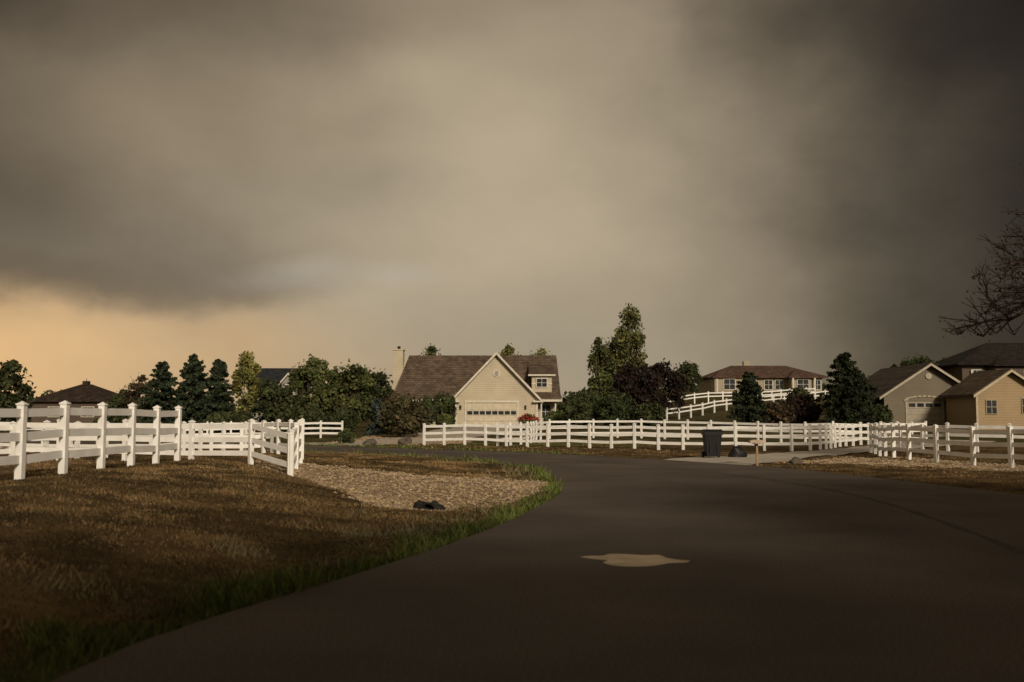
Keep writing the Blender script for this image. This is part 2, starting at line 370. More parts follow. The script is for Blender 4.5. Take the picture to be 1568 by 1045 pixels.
def spruce(name,x,y,top,r,col=(0.026,0.036,0.018),leaf=0.26,n=5200):
    z0=h1(x,y)-0.05; h=top-z0; b=B()
    b.tube((x,y,z0),(x,y,z0+h*.97),h*.025,0.015,7,1)
    nb=int(22*h)
    per=n//nb; 
    for i in range(nb):
        t=(i/nb)**1.15; zz=z0+h*(0.04+0.92*t)
        L=r*((1-t)**0.62)*rng.uniform(0.72,1.12)+0.10; az=rng.uniform(0,6.283)
        droop=-0.25+0.6*t
        e=np.array([math.cos(az)*L,math.sin(az)*L,L*droop])
        b.tube((x,y,zz),np.array([x,y,zz])+e,0.03,0.01,4,1)
        s=rng.uniform(.15,1.05,size=(per,1))
        P=np.array([x,y,zz])+e*s+rng.normal(0,1,size=(per,3))*np.array([.1,.1,.09])*(0.5+L*.7)*(1.15-s*.7)
        P[:,2]=np.maximum(P[:,2],z0)
        c=np.array(col)*rng.uniform(.6,1.5); b.leaves(P,leaf,0,tint(c,per))
    return b.build(name,[M_leaf,M_bark])
DG=(0.042,0.050,0.019); MG=(0.070,0.080,0.026); LG=(0.13,0.125,0.035); BR=(0.062,0.045,0.024); PU=(0.022,0.014,0.011)
tree('deciduous_tree',-35.4,70,5.6,1.7,0.15,DG)
tree('deciduous_tree',-38.5,71,4.2,1.6,0.1,DG)
tree('deciduous_tree',-37.5,100,6.0,1.5,0.1,BR,clumps=18,lpc=120)
tree('deciduous_tree',-40.5,104,4.6,1.6,0.0,DG)
spruce('spruce_tree',-28.1,80,6.2,2.0,n=7500)
spruce('spruce_tree',-25.6,80,6.8,2.0,n=7500)
spruce('spruce_tree',-23.6,80,6.4,1.7,n=6500)
tree('poplar_tree',-22.3,84,7.2,1.3,0.12,LG,columnar=True,clumps=22,lpc=110)
tree('deciduous_tree',-20.6,84,5.0,1.4,0.0,DG)
tree('deciduous_tree',-17.2,85,6.8,2.1,0.08,MG)
tree('deciduous_tree',-15.2,87,6.0,1.6,0.08,DG)
tree('deciduous_tree',-13.9,86,6.6,2.1,0.08,MG,clumps=34)
tree('deciduous_tree',-12.0,88,5.9,1.8,0.05,DG)
tree('deciduous_tree',-19.3,82,4.6,1.4,0.05,DG)
spruce('blue_spruce_tree',-10.1,75,3.0,0.8,(0.055,0.07,0.062),n=2500)
tree('bush',-30.5,77,2.0,1.6,0.0,DG); tree('bush',-21.5,76,2.1,1.9,0.0,DG); tree('bush',-16,76,2.6,1.9,0.0,DG); tree('bush',-13.2,77,2.4,1.4,0,DG)
tree('bush',-7.6,70,3.25,1.75,0.0,(0.06,0.052,0.024),clumps=34)
tree('bush',-7.6,87,3.5,1.05,0.0,DG); tree('bush',-6.2,91,3.9,1.15,0.0,DG,clumps=26); tree('bush',-9.8,84,3.6,1.3,0,BR)
tree('bush',-5.6,84,1.9,.8,0.0,MG)
tree('bush',-9.9,60,0.75,0.55,0,DG,clumps=10,lpc=120,leaf=.14); tree('bush',-10.9,66,0.8,0.6,0,MG,clumps=10,lpc=120,leaf=.14)
tree('deciduous_tree',-10.4,128,11.0,2.1,0.3,MG); tree('deciduous_tree',-0.4,128,11.0,1.9,0.3,LG,lpc=100); tree('deciduous_tree',3.4,126,10.7,2.4,0.3,LG,lpc=110)
tree('poplar_tree',8.9,100,9.8,1.5,0.1,MG,columnar=True,clumps=30,lpc=120); tree('poplar_tree',11.9,100,13.0,1.9,0.1,(0.095,0.10,0.034),columnar=True,clumps=44,lpc=125)
tree('poplar_tree',10.3,102,9.8,1.6,0.1,MG,columnar=True,clumps=26,lpc=110)
tree('plum_tree',11.2,88,6.6,2.4,0.05,PU,clumps=40); tree('plum_tree',13.8,90,6.8,1.9,0.05,PU,clumps=26)
tree('bush',5.6,82,3.3,1.4,0.0,DG,clumps=26); tree('bush',8.4,80,3.75,1.6,0.0,(0.034,0.045,0.016),clumps=30); tree('bush',6.6,84,3.9,1.1,0,DG); tree('bush',3.8,86,2.2,1.1,0,MG)
tree('bush',10.8,78,2.9,1.2,0,DG)
tree('deciduous_tree',20.4,115,8.2,1.6,0.15,DG)
spruce('spruce_tree',19.0,80,5.3,1.9,(0.020,0.026,0.012)); 
tree('bush',23.2,80,3.6,1.6,0,PU); tree('bush',21.2,79,3.0,1.1,0,BR); tree('bush',24.2,84,4.2,1.2,0,DG)
spruce('spruce_tree',25.5,76,6.7,2.3,(0.018,0.023,0.010),n=8500); tree('deciduous_tree',27.6,80,5.2,1.8,0,(0.022,0.026,0.012))
spruce('spruce_tree',37.6,98,6.9,0.9); spruce('spruce_tree',41.5,100,7.2,1.1); tree('deciduous_tree',47.5,116,9.0,2.3,0.1,DG); tree('deciduous_tree',52,118,8.8,2.3,.1,DG)
tree('bush',29.6,80,2.6,0.9,0,DG)
def flowers():
    x,y=1.3,79; z0=h1(x,y); b=B()
    n=900; q=rng.normal(size=(n,3)); q/=np.linalg.norm(q,axis=1)[:,None]; P=np.array([x,y,z0+.7])+q*np.array([.9,.6,.65])*rng.uniform(.5,1,size=(n,1)); P[:,2]=np.maximum(P[:,2],z0)
    b.leaves(P,.16,0,tint(MG,n)); P2=P[P[:,2]>z0+.8][:160]+[0,-.05,.05]; b.leaves(P2,.18,0,tint((0.34,0.025,0.03),len(P2)))
    for a in range(5): b.tube((x,y,z0),(x+.5*math.cos(a*1.26),y+.4*math.sin(a*1.26),z0+.8),.02,.008,5,1)
    b.build('flowering_shrub',[M_leaf,M_bark])
flowers()
def bare(name,x,y,seed,r0,leafn,col,depth,spread,L0,lean,up,bark,tipk=3,zmin=3.9):
    rr=np.random.default_rng(seed); b=B(); tips=[]
    def grow(p,d,L,r,k,trunk=False):
        steps=3
        for i in range(steps):
            d=d+rr.normal(0,.12 if not trunk else .03,3)
            if not trunk and p[2]<zmin+.6: d[2]=abs(d[2])*.7+.25
            d/=np.linalg.norm(d); q=p+d*L/steps
            b.tube(p,q,max(.009,r*(1-.22*i/steps)),max(.009,r*(1-.22*(i+1)/steps)),6 if k>2 else 3,1); p=q
            if k<=tipk: tips.append(p)
            if k<6 and k>0 and not trunk and rr.random()<.7:
                s=d+rr.normal(0,.6,3); s/=np.linalg.norm(s); grow(p,s,L*.6,r*.45,max(k-2,0))
        if k<=0: return
        for i in range(rr.integers(2,4) if not trunk else 5):
            s=d+rr.normal(0,spread,3)+np.array([lean,0,up]); s/=np.linalg.norm(s)
            grow(p,s,L*rr.uniform(.66,.84) if not trunk else L*.62,r*rr.uniform(.55,.7),k-1)
    grow(np.array([x,y,h1(x,y)-.05]),np.array([0,0,1.0]),L0,r0,depth,True)
    T=np.array(tips); T=T[rr.integers(0,len(T),leafn)]+rr.normal(0,.12,size=(leafn,3)); b.leaves(T,.11,0,tint(col,leafn))
    return b.build(name,[M_leaf,bark])
M_darkbark=mat_basic('dark_bark',(0.035,0.026,0.02),0.9,(0.02,0.015,0.012),6,0.4)
bare('bare_tree',20.0,34,4,0.24,2600,(0.035,0.026,0.016),6,.62,3.4,-0.14,.02,M_darkbark)
# unseen trees added beside and behind the camera to darken the foreground corners
for (x,y,t,r) in ((10,-12,11,4.6),(2.0,-15,11,4.8),(-6.5,-13,10.5,4.6),(17,-9,11,4.8),(-14,-11,10,4.4),(-8.8,-1.6,8.5,4.6),(12.8,1.2,9.5,5.0),(5.0,-8.5,9.5,4.2),(14.2,8.2,7.5,4.2),(-12.5,4.6,7.5,4.0)):
    tree('unseen_shade_tree',x,y,t,r,0.2,DG,clumps=56,lpc=100,leaf=.72)
def distant():
    b=B()
    for i in range(420):
        x=rng.uniform(-190,190); y=rng.uniform(190,250)
        z=h1(x,y); hh=rng.uniform(2.5,6.5)*(0.75 if x>0 else 1.15)
        n=110; q=rng.normal(size=(n,3)); q/=np.linalg.norm(q,axis=1)[:,None]; q*=rng.uniform(.3,1,size=(n,1))*np.array([3.6,2.5,hh/2])
        P=np.array([x,y,z+hh/2])+q; b.leaves(P,1.0,0,tint(np.array(DG)*rng.uniform(.6,1.2),n))
    b.build('distant_trees',[M_leaf])
distant()

# ------------------------------------------------------------------ houses
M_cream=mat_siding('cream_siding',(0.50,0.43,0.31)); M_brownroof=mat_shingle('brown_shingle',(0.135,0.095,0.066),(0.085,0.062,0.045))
M_door=mat_basic('garage_door_paint',(0.54,0.47,0.35),0.6)
def gable(b,x0,x1,yf,yb,zb,ze,zp,mat=0):
    xm=(x0+x1)/2
    b.prism([(x0,yf,zb),(x1,yf,zb),(x1,yf,ze),(xm,yf,zp),(x0,yf,ze)],(0,yb-yf,0),mat)
def gable_roof(b,x0,x1,yf,yb,ze,zp,ov=0.5,of=0.5,th=0.16,mat=0):
    xm=(x0+x1)/2; sl=(zp-ze)/(xm-x0); zo=ze-sl*ov+.06; zt=zp+.06
    for xo in (x0-ov,x1+ov):
        b.prism([(xo,yf-of,zo),(xm,yf-of,zt),(xm,yb,zt),(xo,yb,zo)],(0,0,th),mat)
def gable_trim(b,x0,x1,yf,ze,zp,ov=.5,of=.5,th=.26,mat=0):
    xm=(x0+x1)/2; sl=(zp-ze)/(xm-x0); zo=ze-sl*ov; 
    for xo in (x0-ov,x1+ov):
        b.prism([(xo,yf-of-.03,zo-.06),(xm,yf-of-.03,zp-.06),(xm,yf-of-.03,zp-.06+th),(xo,yf-of-.03,zo-.06+th)],(0,-.04,0),mat)
def window(b,x,z,w,h,yf,t=.09,mf=0,mg=1,mull=True):
    b.box(x,yf-.02,z,w+2*t,.10,h+2*t,0,mf); b.box(x,yf-.05,z,w,.06,h,0,mg)
    if mull: b.box(x,yf-.075,z,.04,.03,h,0,mf); b.box(x,yf-.078,z,w,.03,.04,0,mf)
def garage_house():
    e=empty('garage_house'); zb=0.4
    w=B(); gable(w,-5.4,2.4,96,101.5,zb,3.6,7.7); w.prism([(-11.4,100,zb),(-11.4,111,zb),(-11.4,111,3.7),(-11.4,105.5,7.95),(-11.4,100,3.7)],(15.8,0,0))
    w.box(3.0,101.6,5.0,2.0,2.6,1.7)
    w.build('walls',[M_cream],e)
    r=B(); gable_roof(r,-5.4,2.4,96,104.8,3.6,7.7,.55,.5)
    r.prism([(-12.0,99.4,3.3),(4.9,99.4,3.3),(4.7,105.5,8.02),(-10.9,105.5,8.02)],(0,0,.17))
    r.prism([(-12.0,111.6,3.3),(4.9,111.6,3.3),(4.7,105.5,8.02),(-10.9,105.5,8.02)],(0,0,.17))
    r.prism([(1.7,100.0,5.82),(4.3,100.0,5.82),(4.3,104,7.0),(1.7,104,7.0)],(0,0,.13))
    r.build('roof',[M_brownroof],e)
    t=B(); gable_trim(t,-5.4,2.4,96,3.6,7.7,.55,.5)
    for x in (-5.4,2.4): t.box(x,95.98,2.0,.16,.1,3.2)
    t.box(-3.5-1.99,96-.28,3.14,.9,.5,.14); t.box(2.45,96-.28,3.14,.9,.5,.14)
    t.box(-1.95,95.955,3.13,5.2,.08,.16); t.box(-4.47,95.955,1.9,.14,.08,2.3); t.box(.57,95.955,1.9,.14,.08,2.3)
    t.box(3.0,100.27,5.0,2.05,.06,.12); t.box(-3.5,99.32,3.3,17,.06,.2)
    t.box(3.0,99.95,5.86,2.75,.06,.16)
    t.tube((-1.5,95.98,5.85),(-1.5,95.9,5.85),.34,.34,20); t.disc((-1.5,95.9,5.85),(0,-1,0),.34,20)
    t.build('trim',[M_trim],e)
    v=B(); 
    for i in range(5): v.box(-1.5,95.885,5.65+i*.1,.46-abs(i-2)*.08,.02,.04)
    v.build('vent_slats',[M_bark],e)
    d=B()
    for i in range(4): d.box(-1.95,95.97-.012*(i%2),0.98+i*.54,4.86,.06,.52)
    for i in range(2):
        for k in range(8): d.box(-4.05+k*.6,95.925,0.98+i*.54,.46,.02,.36)
    d.build('garage_door',[M_door],e)
    wn=B()
    for k in range(8): wn.box(-4.05+k*.6,95.93,2.06,.5,.03,.34,0,1)
    window(wn,3.0,5.1,1.0,.8,100.25); window(wn,3.35,2.2,1.0,1.3,99.98); window(wn,-8.6,2.4,1.6,1.2,99.98)
    wn.build('windows',[M_trim,M_glass],e)
    c=B(); c.box(-11.85,104.2,4.5,1.0,1.5,8.2); c.box(-11.85,104.2,8.66,1.15,1.65,.14); c.tube((-11.85,104.2,8.7),(-11.85,104.2,9.05),.16,.16,10,1); c.disc((-11.85,104.2,9.05),(0,0,1),.24,10,1)
    c.build('chimney',[M_cream,M_dark],e)
    l=B()
    for x in (-4.95,1.3): l.box(x,95.9,2.55,.16,.16,.3); l.box(x,95.9,2.74,.2,.2,.05)
    for x in (-5.45,): l.tube((x-.05,95.9,.5),(x-.05,95.9,3.1),.04,.04,6)
    l.build('wall_lamps',[M_black],e)
    p=B(); 
    for x in (2.9,4.3): p.box(x,98.6,1.8,.14,.14,2.8)
    p.box(3.6,98.9,3.25,2.2,1.6,.16); p.box(3.6,98.7,1.4,2.0,.05,.06); p.box(3.6,98.7,.95,2.0,.05,.06)
    p.build('porch',[M_trim],e)
garage_house()

def hip(b,x0,x1,y0,y1,ze,zr,ov=.5,ins=None,mat=0,th=.15):
    ym=(y0+y1)/2; ins=ins if ins is not None else (y1-y0)/2
    a=(x0-ov,y0-ov,ze);c=(x1+ov,y0-ov,ze);d=(x1+ov,y1+ov,ze);f=(x0-ov,y1+ov,ze);r0=(x0+ins,ym,zr);r1=(x1-ins,ym,zr)
    for poly in ([a,c,r1,r0],[c,d,r1],[d,f,r0,r1],[f,a,r0]): b.prism(poly,(0,0,th),mat)
def low_house():
    e=empty('low_roof_house'); w=B(); w.box(-53,124,1.9,9.5,8,3.4); w.build('walls',[mat_siding('brown_siding',(0.10,0.07,0.05))],e)
    r=B(); hip(r,-57.6,-48.3,120,128,3.5,5.6,.6); r.box(-53,124,5.9,.7,.7,.5); r.tube((-53,124,6.1),(-53,124,6.5),.05,.02,6); r.build('roof',[mat_shingle('dark_shingle',(0.05,0.035,0.025),(0.03,0.02,0.016))],e)
    n=B(); window(n,-55,2.3,1.4,1.1,119.98); window(n,-51,2.3,1.4,1.1,119.98); n.build('windows',[M_trim,M_glass],e)
low_house()
def two_storey():
    e=empty('two_storey_house'); m=mat_siding('pale_grey_siding',(0.30,0.28,0.24)); w=B(); w.box(-31.2,134,3.2,5.8,8,6.4)
    gable(w,-30.2,-27.4,128.5,131,0.3,5.6,7.2); w.build('walls',[m],e)
    r=B(); r.prism([(-35,129.2,5.9),(-27.6,129.2,5.9),(-27.6,134,8.1),(-34.2,134,8.1)],(0,0,.16)); r.prism([(-35,138.6,5.9),(-27.6,138.6,5.9),(-27.6,134,8.1),(-34.2,134,8.1)],(0,0,.16))
    gable_roof(r,-30.2,-27.4,128.5,133.5,5.6,7.2,.3,.4); r.build('roof',[mat_shingle('slate_shingle',(0.035,0.038,0.042),(0.022,0.024,0.028))],e)
    n=B(); window(n,-32.4,5.0,1.2,1.1,129.98); window(n,-28.8,5.2,1.1,1.2,128.48); window(n,-28.8,2.2,1.1,1.2,128.48); n.build('windows',[M_trim,M_glass],e)
    d=B(); d.box(-28.5,127.6,3.5,4,1.8,.14); d.box(-28.5,126.75,4.5,4,.07,.07)
    for i in range(14): d.box(-30.4+i*.29,126.75,4.0,.05,.05,1.0)
    for x in (-30.3,-26.7): d.box(x,126.8,1.9,.16,.16,3.3)
    gable_trim(d,-30.2,-27.4,128.5,5.6,7.2,.3,.4); d.build('balcony',[M_trim],e)
two_storey()
def ranch():
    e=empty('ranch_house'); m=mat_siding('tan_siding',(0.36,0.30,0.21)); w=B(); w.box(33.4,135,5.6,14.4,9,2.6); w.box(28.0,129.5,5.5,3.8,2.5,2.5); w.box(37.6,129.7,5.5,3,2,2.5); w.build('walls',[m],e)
    r=B(); hip(r,26.2,40.6,130.5,139.5,6.8,8.5,.7,3.5); hip(r,26.2,29.8,128.3,134,6.7,7.9,.4,1.6); hip(r,36.1,39.1,128.6,134,6.7,7.8,.4,1.3)
    r.build('roof',[mat_shingle('red_brown_shingle',(0.12,0.072,0.05),(0.085,0.052,0.038))],e)
    n=B(); 
    for x in (31.5,33.6,35.0): window(n,x,5.9,1.0,1.2,130.48)
    window(n,28.0,5.9,1.4,1.3,128.23); window(n,37.6,5.9,1.4,1.2,128.68); window(n,40.0,5.9,.8,1.2,130.48)
    for x in (26.4,29.7,36.2,39.0): n.box(x,128.2,5.5,.2,.1,2.4)
    n.build('windows',[M_trim,M_glass],e)
    c=B(); c.box(32,136,8.8,.8,.8,1.0); c.build('chimney',[m],e)
ranch()
def grey_garage():
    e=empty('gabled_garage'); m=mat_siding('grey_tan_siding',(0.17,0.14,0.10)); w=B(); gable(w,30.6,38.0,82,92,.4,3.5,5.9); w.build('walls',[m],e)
    r=B(); gable_roof(r,30.6,38.0,82,92.5,3.5,5.9,.6,.6,.16); r.prism([(29.0,81.6,2.85),(30.6,81.6,3.5),(30.6,90,3.5),(29.0,90,2.85)],(0,0,.12)); r.build('roof',[mat_shingle('grey_brown_shingle',(0.09,0.07,0.055),(0.06,0.047,0.038))],e)
    t=B(); gable_trim(t,30.6,38.0,82,3.5,5.9,.6,.6,.2); 
    for x in (29.2,): t.box(x,82,1.7,.14,.14,2.4)
    for a in range(13): 
        th=math.pi*a/12; t.box(33.9+1.55*math.cos(th)*-1,81.96-.004*(a%2),3.0+.35*math.sin(th),.3,.08,.12)
    t.box(32.38,81.96,1.9,.12,.08,2.2); t.box(35.42,81.96,1.9,.12,.08,2.2)
    t.tube((34.3,81.98,5.0),(34.3,81.9,5.0),.26,.26,16); t.disc((34.3,81.9,5.0),(0,-1,0),.26,16)
    t.build('trim',[mat_basic('tan_trim',(0.40,0.35,0.26),.6)],e)
    d=B(); 
    for i in range(4): d.box(33.9,81.97-.012*(i%2),1.05+i*.52,2.9,.06,.5)
    d.build('garage_door',[mat_basic('door_tan',(0.32,0.28,0.21),.6)],e)
    g_=B()
    for k in range(4): g_.box(32.85+k*.7,81.93,2.62,.54,.03,.3)
    g_.build('door_windows',[M_glass],e)
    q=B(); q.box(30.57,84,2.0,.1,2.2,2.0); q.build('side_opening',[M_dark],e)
grey_garage()
def tan_house():
    e=empty('tan_gabled_house'); m=mat_siding('sand_siding',(0.35,0.255,0.145)); w=B(); gable(w,35.4,40.4,76,81.3,.4,3.45,5.1); w.build('walls',[m],e)
    r=B(); gable_roof(r,35.4,40.4,76,81.7,3.45,5.1,.45,.5); r.build('roof',[M_brownroof],e)
    t=B(); gable_trim(t,35.4,40.4,76,3.45,5.1,.45,.5,.2); t.box(35.4,75.98,1.9,.14,.1,2.8); t.build('trim',[mat_basic('cream_trim',(0.44,0.37,0.26),.6)],e)
    n=B(); window(n,36.5,2.4,.75,1.0,75.98,.05); window(n,39.5,2.5,1.3,1.1,75.98,.05); n.build('windows',[mat_basic('window_frame_tan',(0.38,0.32,0.23),.6),M_glass],e)
tan_house()
def dark_house():
    e=empty('dark_roof_house'); m=mat_siding('brown_wall',(0.10,0.075,0.055)); w=B(); w.box(57,115,5.2,14,9,4.6); w.box(54.4,109.8,5.0,3,2,4.2); w.build('walls',[m],e)
    r=B(); hip(r,50,66,110.5,119.5,7.4,10.1,.8,5.0); hip(r,52.9,55.9,108.6,113,7.2,8.1,.4,1.3); r.build('roof',[mat_shingle('near_black_shingle',(0.028,0.022,0.018),(0.018,0.014,0.012))],e)
    n=B(); window(n,51.6,6.1,1.0,1.5,110.48); window(n,54.4,6.0,1.0,1.3,108.78); window(n,57.5,6.1,1.2,1.3,110.48)
    for x in (51.0,52.3): n.box(x,110.3,5.6,.25,.12,2.6)
    n.build('windows',[M_trim,M_glass],e)
dark_house()

# ------------------------------------------------------------------ street things
def bin_():
    e=empty('wheelie_bin'); x,y=7.6,38.0; z=h1(x,y)
    b=B(); v=[]
    for zz,sx,sy in ((.06,.24,.27),(.92,.31,.36)):
        v+=[(x-sx,y-sy,z+zz),(x+sx,y-sy,z+zz),(x+sx,y+sy,z+zz),(x-sx,y+sy,z+zz)]
    b.add(v,[[0,3,2,1],[4,5,6,7],[0,1,5,4],[1,2,6,5],[2,3,7,6],[3,0,4,7]]); b.box(x,y,z+.9,.68,.76,.06)
    for k in (-.14,.14): b.box(x+k,y-.335,z+.5,.03,.03,.6)
    b.build('body',[M_black],e)
    l=B(); l.prism([(x-.35,y-.4,z+.935),(x-.35,y+.4,z+.935),(x-.35,y+.36,z+1.05),(x-.35,y-.1,z+1.08),(x-.35,y-.4,z+.98)],(.7,0,0)); l.tube((x-.28,y+.46,z+.95),(x+.28,y+.46,z+.95),.02,.02,8); l.build('lid',[M_black],e)
    w=B()
    for k in (-.3,.3):
        w.tube((x+k-.03,y+.27,z+.12),(x+k+.03,y+.27,z+.12),.12,.12,14); w.disc((x+k-.03,y+.27,z+.12),(-1,0,0),.12,14); w.disc((x+k+.03,y+.27,z+.12),(1,0,0),.12,14)
    w.build('wheels',[M_dark],e)
bin_()
def lump(name,x,y,sx,sy,sz,mat,seed=1,n=1,zoff=0,parent=None):
    import bmesh
    bm=bmesh.new(); bmesh.ops.create_icosphere(bm,subdivisions=3,radius=1)
    rr=np.random.default_rng(seed); ph=rr.uniform(0,6,9); z=h1(x,y)
    for v in bm.verts:
        c=v.co; k=1+.15*math.sin(3*c.x+ph[0])*math.sin(3.3*c.y+ph[1])+.12*math.sin(5*c.z+ph[2]+3*c.x)+.07*math.sin(8*c.y+ph[3]+4*c.z)
        v.co=Vector((x+c.x*k*sx,y+c.y*k*sy,z+zoff+max(-.25,c.z*k)*sz+.25*sz))
    me=bpy.data.meshes.new(name); bm.to_mesh(me); bm.free(); me.materials.append(mat)
    o=bpy.data.objects.new(name,me); scene.collection.objects.link(o)
    if parent: o.parent=parent
    return o
lump('trash_bag',8.75,38.9,.34,.3,.34,M_black,3)
M_rock=mat_basic('rock',(0.12,0.095,0.07),0.9,(0.06,0.05,0.04),4,.6)
lump('rock',9.75,34.4,.22,.18,.15,M_rock,5); lump('rock',-6.2,58,.4,.3,.35,M_rock,8); lump('rock',-8.2,57.6,.35,.3,.3,M_rock,9)
def mailbox():
    e=empty('mailbox'); x,y=8.05,32.9; z=h1(x,y); p=B(); p.box(x,y,z+.36,.07,.07,.74); p.bar((x,y-.01,z+.45),(x+.01,y+.28,z+.68),.05,.05); p.box(x,y+.05,z+.73,.2,.5,.03); p.build('post',[M_wood],e)
    b=B(); n=9; prof=[(x-.24,z+.745),(x+.24,z+.745),(x+.24,z+.80)]+[(x+.24*math.cos(math.pi*i/n),z+.80+.05*math.sin(math.pi*i/n)) for i in range(1,n)]+[(x-.24,z+.80)]
    b.prism([(u,y-.13,w) for u,w in prof],(0,.3,0)); b.box(x+.25,y+.0,z+.83,.015,.03,.12); b.build('box',[mat_basic('beige_metal',(0.46,0.36,0.25),.5)],e)
mailbox()
def culvert():
    # mouth of a small black drain pipe in the ditch with dark stones packed round it
    e=empty('culvert_pipe'); x,y=-1.46,18.4; z=h1(x,y)+.13; b=B(); ax=np.array([0.35,-.93,0.0]); ax/=np.linalg.norm(ax)
    c=np.array([x-.09,y-.02,z]); R=.125
    for i in range(7):
        b.tube(c-ax*(i*.08),c-ax*(i*.08+.04),R,R*1.09,16); b.tube(c-ax*(i*.08+.04),c-ax*(i*.08+.08),R*1.09,R,16)
    b.tube(c,c-ax*.5,R*.86,R*.86,16,1); b.disc(c-ax*.3,ax,R*.87,16,1); b.tube(c+ax*.04,c,R*.88,R*1.15,16)
    b.build('pipe',[M_black,M_dark],e)
    M_ds=mat_basic('dark_stone',(0.022,0.018,0.015),0.8,(0.010,0.009,0.008),6,.5)
    lump('stone_1',x-.24,y+.10,.13,.14,.19,M_ds,21,parent=e); lump('stone_2',x+.14,y+.06,.16,.14,.20,M_ds,22,parent=e); lump('stone_3',x-.02,y+.24,.22,.14,.25,M_ds,23,parent=e); lump('stone_4',x+.30,y+.05,.08,.08,.09,M_ds,24,parent=e)
culvert()

# ------------------------------------------------------------------ grass blades
def grass():
    N=340000
    x=rng.uniform(-14,2.0,N); yy=3.8*(44/3.8)**rng.uniform(0,1,N)**0.85
    x2=rng.uniform(7,22,40000); y2=rng.uniform(17,44,40000)
    x3=rng.uniform(-14,8,40000); y3=rng.uniform(28,62,40000)
    x=np.concatenate([x,x2,x3]); y=np.concatenate([yy,y2,y3])
    d=sdf(x,y,ROAD)+0.06*vnoise(x,y,5,21); keep=(d>0.02)&(np.abs(x)<y*0.56+1.5)
    x,y,d=x[keep],y[keep],d[keep]
    for P in GRAVEL:
        s=sdf(x,y,P); k=(s>-0.05+.12*vnoise(x,y,3,31))|(rng.random(len(x))<0.03); x,y,d=x[k],y[k],d[k]
    dr=(x>4)&(y>30)&(seg_dist(x,y,[(6.8,35),(9.8,39),(15,46)],[(9.8,39),(15,46),(21,54)])<1.9); x,y,d=x[~dr],y[~dr],d[~dr]
    k=~((x<-8.6)&(y<30)&(rng.random(len(x))<.7)); x,y,d=x[k],y[k],d[k]
    n=len(x); cl=vnoise(x,y,2.6,11); cl2=vnoise(x,y,6.0,12); cl3=vnoise(x,y,0.9,13)
    left=(x<3)
    e=np.where(left,S((0.60+0.30*cl+.1*cl2-d)/0.4),0)
    tall=np.where(left,S((1.7+.9*cl-d)/.9),0)*(cl2>0.25)*S((y-5)/4)
    lawn=S((y-50)/8)
    hgt=0.025+0.035*np.clip(cl+cl2*.8,0,2)*rng.uniform(.3,1.2,n)+e*rng.uniform(.03,.11,n)*(1+.5*cl2)+tall*(rng.random(n)<.14)*rng.uniform(.06,.20,n)
    hgt*=rng.uniform(.6,1.2,n)*np.where(left,1,.6)*(0.55+.45*S((y-4)/6))
    w=(0.004+0.0009*y)*rng.uniform(.7,1.3,n)
    z=H(x,y,d)
    az=rng.uniform(0,6.283,n); lean=rng.uniform(.2,1.0,n)*hgt; la=rng.uniform(0,6.283,n)
    bx,by=np.cos(az)*w,np.sin(az)*w
    v=np.stack([np.stack([x-bx,y-by,z-.01],1),np.stack([x+bx,y+by,z-.01],1),np.stack([x+np.cos(la)*lean,y+np.sin(la)*lean,z+hgt],1)],1).reshape(-1,3)
    dry=np.array([0.200,0.128,0.060]); dk=np.array([0.050,0.034,0.016]); gr=np.array([0.092,0.118,0.030]); pale=np.array([0.15,0.14,0.075])
    mixv=S((cl*.5+cl2*.3+cl3*.4+rng.normal(0,.25,n)+.42))[:,None]
    c=dk+(dry-dk)*mixv; gg=np.clip(e*.9+(rng.random(n)<.06)*.5+lawn*.6,0,1)[:,None]; c=c+(gr-c)*gg; tt=(tall*(1-e)*.6)[:,None]; c=c+(pale-c)*tt
    c*=rng.uniform(.6,1.35,size=(n,1))
    b=B(); b.add(v,np.arange(3*n).reshape(n,3),0,np.repeat(c,3,axis=0)); b.build('grass',[M_grass])
grass()
def gravel():
    b=B(); 
    ov=np.array([[1,0,0],[-1,0,0],[0,1,0],[0,-1,0],[0,0,1],[0,0,-1]],float); of=np.array([[0,2,4],[2,1,4],[1,3,4],[3,0,4],[2,0,5],[1,2,5],[3,1,5],[0,3,5]])
    for P,N in ((GRAVEL[0],20000),(GRAVEL[1],12000),(GRAVEL[2],5000)):
        lo=P.min(0)-.3;hi=P.max(0)+.3; x=rng.uniform(lo[0],hi[0],N); y=rng.uniform(lo[1],hi[1],N)
        s=sdf(x,y,P)+rng.normal(0,.14,N)-.12*vnoise(x,y,3,31); dr=sdf(x,y,ROAD); k=(s<0)&(dr>.05)
        k&=~((x>4)&(seg_dist(x,y,[(6.8,35),(9.8,39),(15,46)],[(9.8,39),(15,46),(21,54)])<1.6)); x,y,dr=x[k],y[k],dr[k]
        z=H(x,y,dr); n=len(x); r=rng.uniform(.016,.045,n)*(1+.012*y)
        v=ov[None]*r[:,None,None]*rng.uniform(.6,1.2,size=(n,6,1))*np.array([1,1,.6]); v=v+np.stack([x,y,z+r*.2],1)[:,None]
        c=np.array([0.33,0.245,0.155])*rng.uniform(.5,1.35,size=(n,1)); c[:,2]*=rng.uniform(.8,1.2,n)
        b.add(v.reshape(-1,3),(of[None]+np.arange(n)[:,None,None]*6).reshape(-1,3),0,np.repeat(c,6,axis=0))
    b.build('gravel',[M_stone])
gravel()

